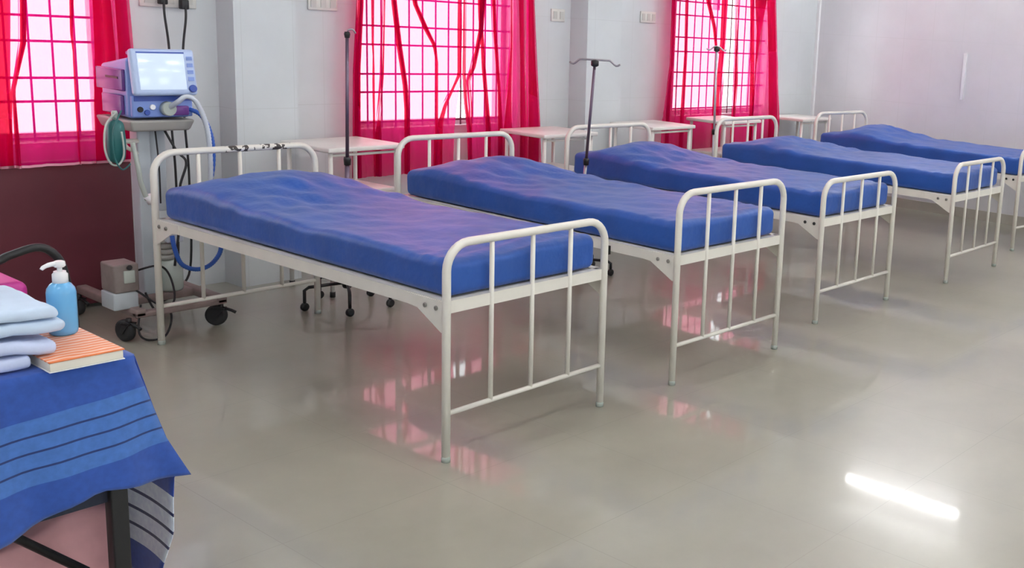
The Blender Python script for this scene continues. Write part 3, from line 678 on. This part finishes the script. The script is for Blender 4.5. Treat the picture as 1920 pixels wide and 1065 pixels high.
for j in range(1, nD + 1):
    row = []
    for i in range(nX + 1):
        s = i / nX; k = j / nD
        xe = TX0 - .01 + (1.222 - TX0 + .01) * s
        z = .738 + (zbot(xe) - .738) * k
        zr = .738 + (.416 - .738) * k
        xr = ez(zr, 1); x = TX0 - .01 + (xr - TX0 + .01) * s
        y = 2.562 - .012 * k + .010 * k * math.sin(x * 22 + 1.0) + .006 * k * math.sin(x * 47 + z * 9)
        row.append(Vector((x, y, z)))
    G.append(row)
c1 = MB().grid(G).build('tablecloth', 'cloth'); solid(c1, .003)
tag(c1, 'royal blue woven tablecloth with a paler striped band, draped over the foreground table', 'tablecloth')
# side drop, seen from its paler reverse below the front fold
G = []
sedge = [(.742, 1.112, 2.566), (.60, 1.15, 2.566), (.43, 1.205, 2.57), (.40, 1.205, 2.60), (.34, 1.202, 2.603), (.25, 1.198, 2.600), (.20, 1.196, 2.625), (.13, 1.195, 2.665), (.05, 1.19, 2.68)]
for j in range(31):
    z = .742 - (.742 - .05) * j / 30
    for a, b in zip(sedge, sedge[1:]):
        if z >= b[0] - 1e-6: k = (a[0] - z) / (a[0] - b[0]); x0 = a[1] + (b[1] - a[1]) * k; y0 = a[2] + (b[2] - a[2]) * k; break
    row = []
    for i in range(25):
        s = i / 24; y = y0 + (TY1 - y0) * s
        row.append(Vector((x0 + .012 * math.sin(s * 9) * (1 - z / .75), y, z - .012 * math.sin(s * 14) * (j / 30))))
    G.append(row)
c2 = MB().grid(G).build('side_drop', 'cloth_r', c1); solid(c2, .002)
c2['label'] = 'side drop of the cloth with white reverse crossed by dark stripes'

# register book
ZT = .7475
t = thing('register_book', 'thick register book with orange striped cover on the blue tablecloth', 'book', (1.0025, 2.68, ZT))
MB().rbox(-.0765, .0765, -.136, .134, .002, .022, .002, seg=1).build('pages', 'paper', t)
MB().rbox(-.078, .079, -.138, .137, .022, .0255, .001, seg=1).build('front_cover', 'orange', t)
MB().rbox(-.078, .079, -.138, .137, 0, .002, .0008, seg=1).build('back_cover', 'white', t)
# hand-wash bottle
t = thing('pump_bottle', 'sky blue sanitizer bottle with white pump standing on the orange book', 'bottle', (1.035, 2.748, ZT + .026))
MB().lathe([(.025, 0), (.0295, .004), (.031, .012), (.031, .102), (.029, .112), (.022, .122), (.015, .127), (.0135, .128)], n=28).build('bottle_body', 'bottle', t)
pm = MB().lathe([(.0165, .124), (.0165, .146), (.013, .150), (.013, .153)], n=20).build('pump_collar', 'white', t)
m = MB(); m.lathe([(.0055, .150), (.0055, .166)], n=12); m.lathe([(.010, .163), (.013, .166), (.012, .176), (.008, .178)], n=16)
m.tube([(0, 0, .171), (-.018, -.002, .172), (-.034, -.004, .168), (-.040, -.005, .163)], [.006, .0055, .0048, .004], 10, smooth=3)
m.build('pump_head', 'white', pm)
# folded linen
def bundle(name, label, x0, x1, y0, y1, z0, z1, m, seed, n, ext=-.012):
    t = thing(name, label, 'linen', ((x0 + x1) / 2, (y0 + y1) / 2, z0), 0, 'folded linen on the table')
    w, d, h = (x1 - x0) / 2, (y1 - y0) / 2, (z1 - z0) / n
    for k in range(n):
        def fn(p, k=k):
            q = Vector(p); q.z += .006 * noise.noise(Vector((p.x * 18, p.y * 18, seed + k))) + .012 * math.sin((p.x + w) / (2 * w) * PI) * (k + 1) / n
            q.x += .010 * noise.noise(Vector((p.z * 30, p.y * 9, seed + k * 3))); q.y += .006 * noise.noise(Vector((p.x * 14, p.z * 30, seed + 9 + k)))
            return q
        MB().rbox(-w + .006 * (k % 2), w + ext * k, -d, d, k * h, (k + 1) * h - .001, min(.45 * h, .02), 14, 8, 2, fn=fn, seg=4).build('folded_layer', m, t)
    return t
bundle('folded_linen', 'pale lilac-blue folded linen, lower bundle at the left edge of the table', .62, .912, 2.585, 2.86, ZT + .004, ZT + .064, 'linen2', 2.2, 2, .052)
bundle('folded_linen', 'pale blue folded linen, upper bundle lying beside the pump bottle', .64, .985, 2.60, 2.88, ZT + .074, ZT + .132, 'linen', 5.1, 2)

# magenta seated black chair behind the table
t = thing('armchair', 'chair with magenta seat and looped black arm behind the foreground table', 'chair', (1.16, 4.23, 0))
MB().rbox(-.26, .25, -.24, .24, .50, .612, .03, 3, 3, 1).build('seat', 'magenta', t)
MB().rbox(-.30, -.24, -.22, .22, .60, .98, .02, 1, 3, 3).build('backrest', 'magenta', t)
for y in (-.23,):
    MB().tube([(-.27, y, .62), (.12, y, .68), (.20, y, .705), (.29, y, .722), (.345, y, .675), (.366, y, .587), (.383, y, .45), (.385, y, .012)], .014, 12, smooth=6).build('arm', 'black', t)
for y in (-.23, .23):
    MB().tube([(-.30, y, .95), (-.27, y, .55), (-.27, y, .012)], .013, 10).build('leg', 'black', t)
MB().tube([(.36, .225, .49), (.37, .225, .012)], .013, 10).build('leg', 'black', t)
MB().box(-.27, .37, -.235, -.215, .48, .50).build('seat_rail', 'black', t); MB().box(-.27, .37, .215, .235, .48, .50).build('seat_rail', 'black', t)

# pale pink cloth bundle under the table
def pf(p):
    return Vector((p.x + .010 * noise.noise(p * 6), p.y + .012 * noise.noise(p * 7 + Vector((3, 0, 0))), p.z * (1 + .30 * math.exp(-((p.x - 1.06 + .95) / .10) ** 2)) + .015 * noise.noise(p * 9)))
o = MB().rbox(-.45, .205, -.02, .28, 0.0, .235, .02, 18, 10, 8, fn=lambda p: Vector((p.x + .012 * noise.noise(p * 6), p.y + .015 * noise.noise(p * 7 + Vector((3, 0, 0))), max(0, p.z) * (1 + .22 * math.exp(-((p.x - .12) / .10) ** 2)) + .012 * noise.noise(p * 9) * (1 if p.z > .03 else 0))), seg=3).build('cloth_bundle', 'pinkc', None, (.95, 2.83, .002))
tag(o, 'pale pink cloth bundle on the floor under the foreground table', 'cloth')
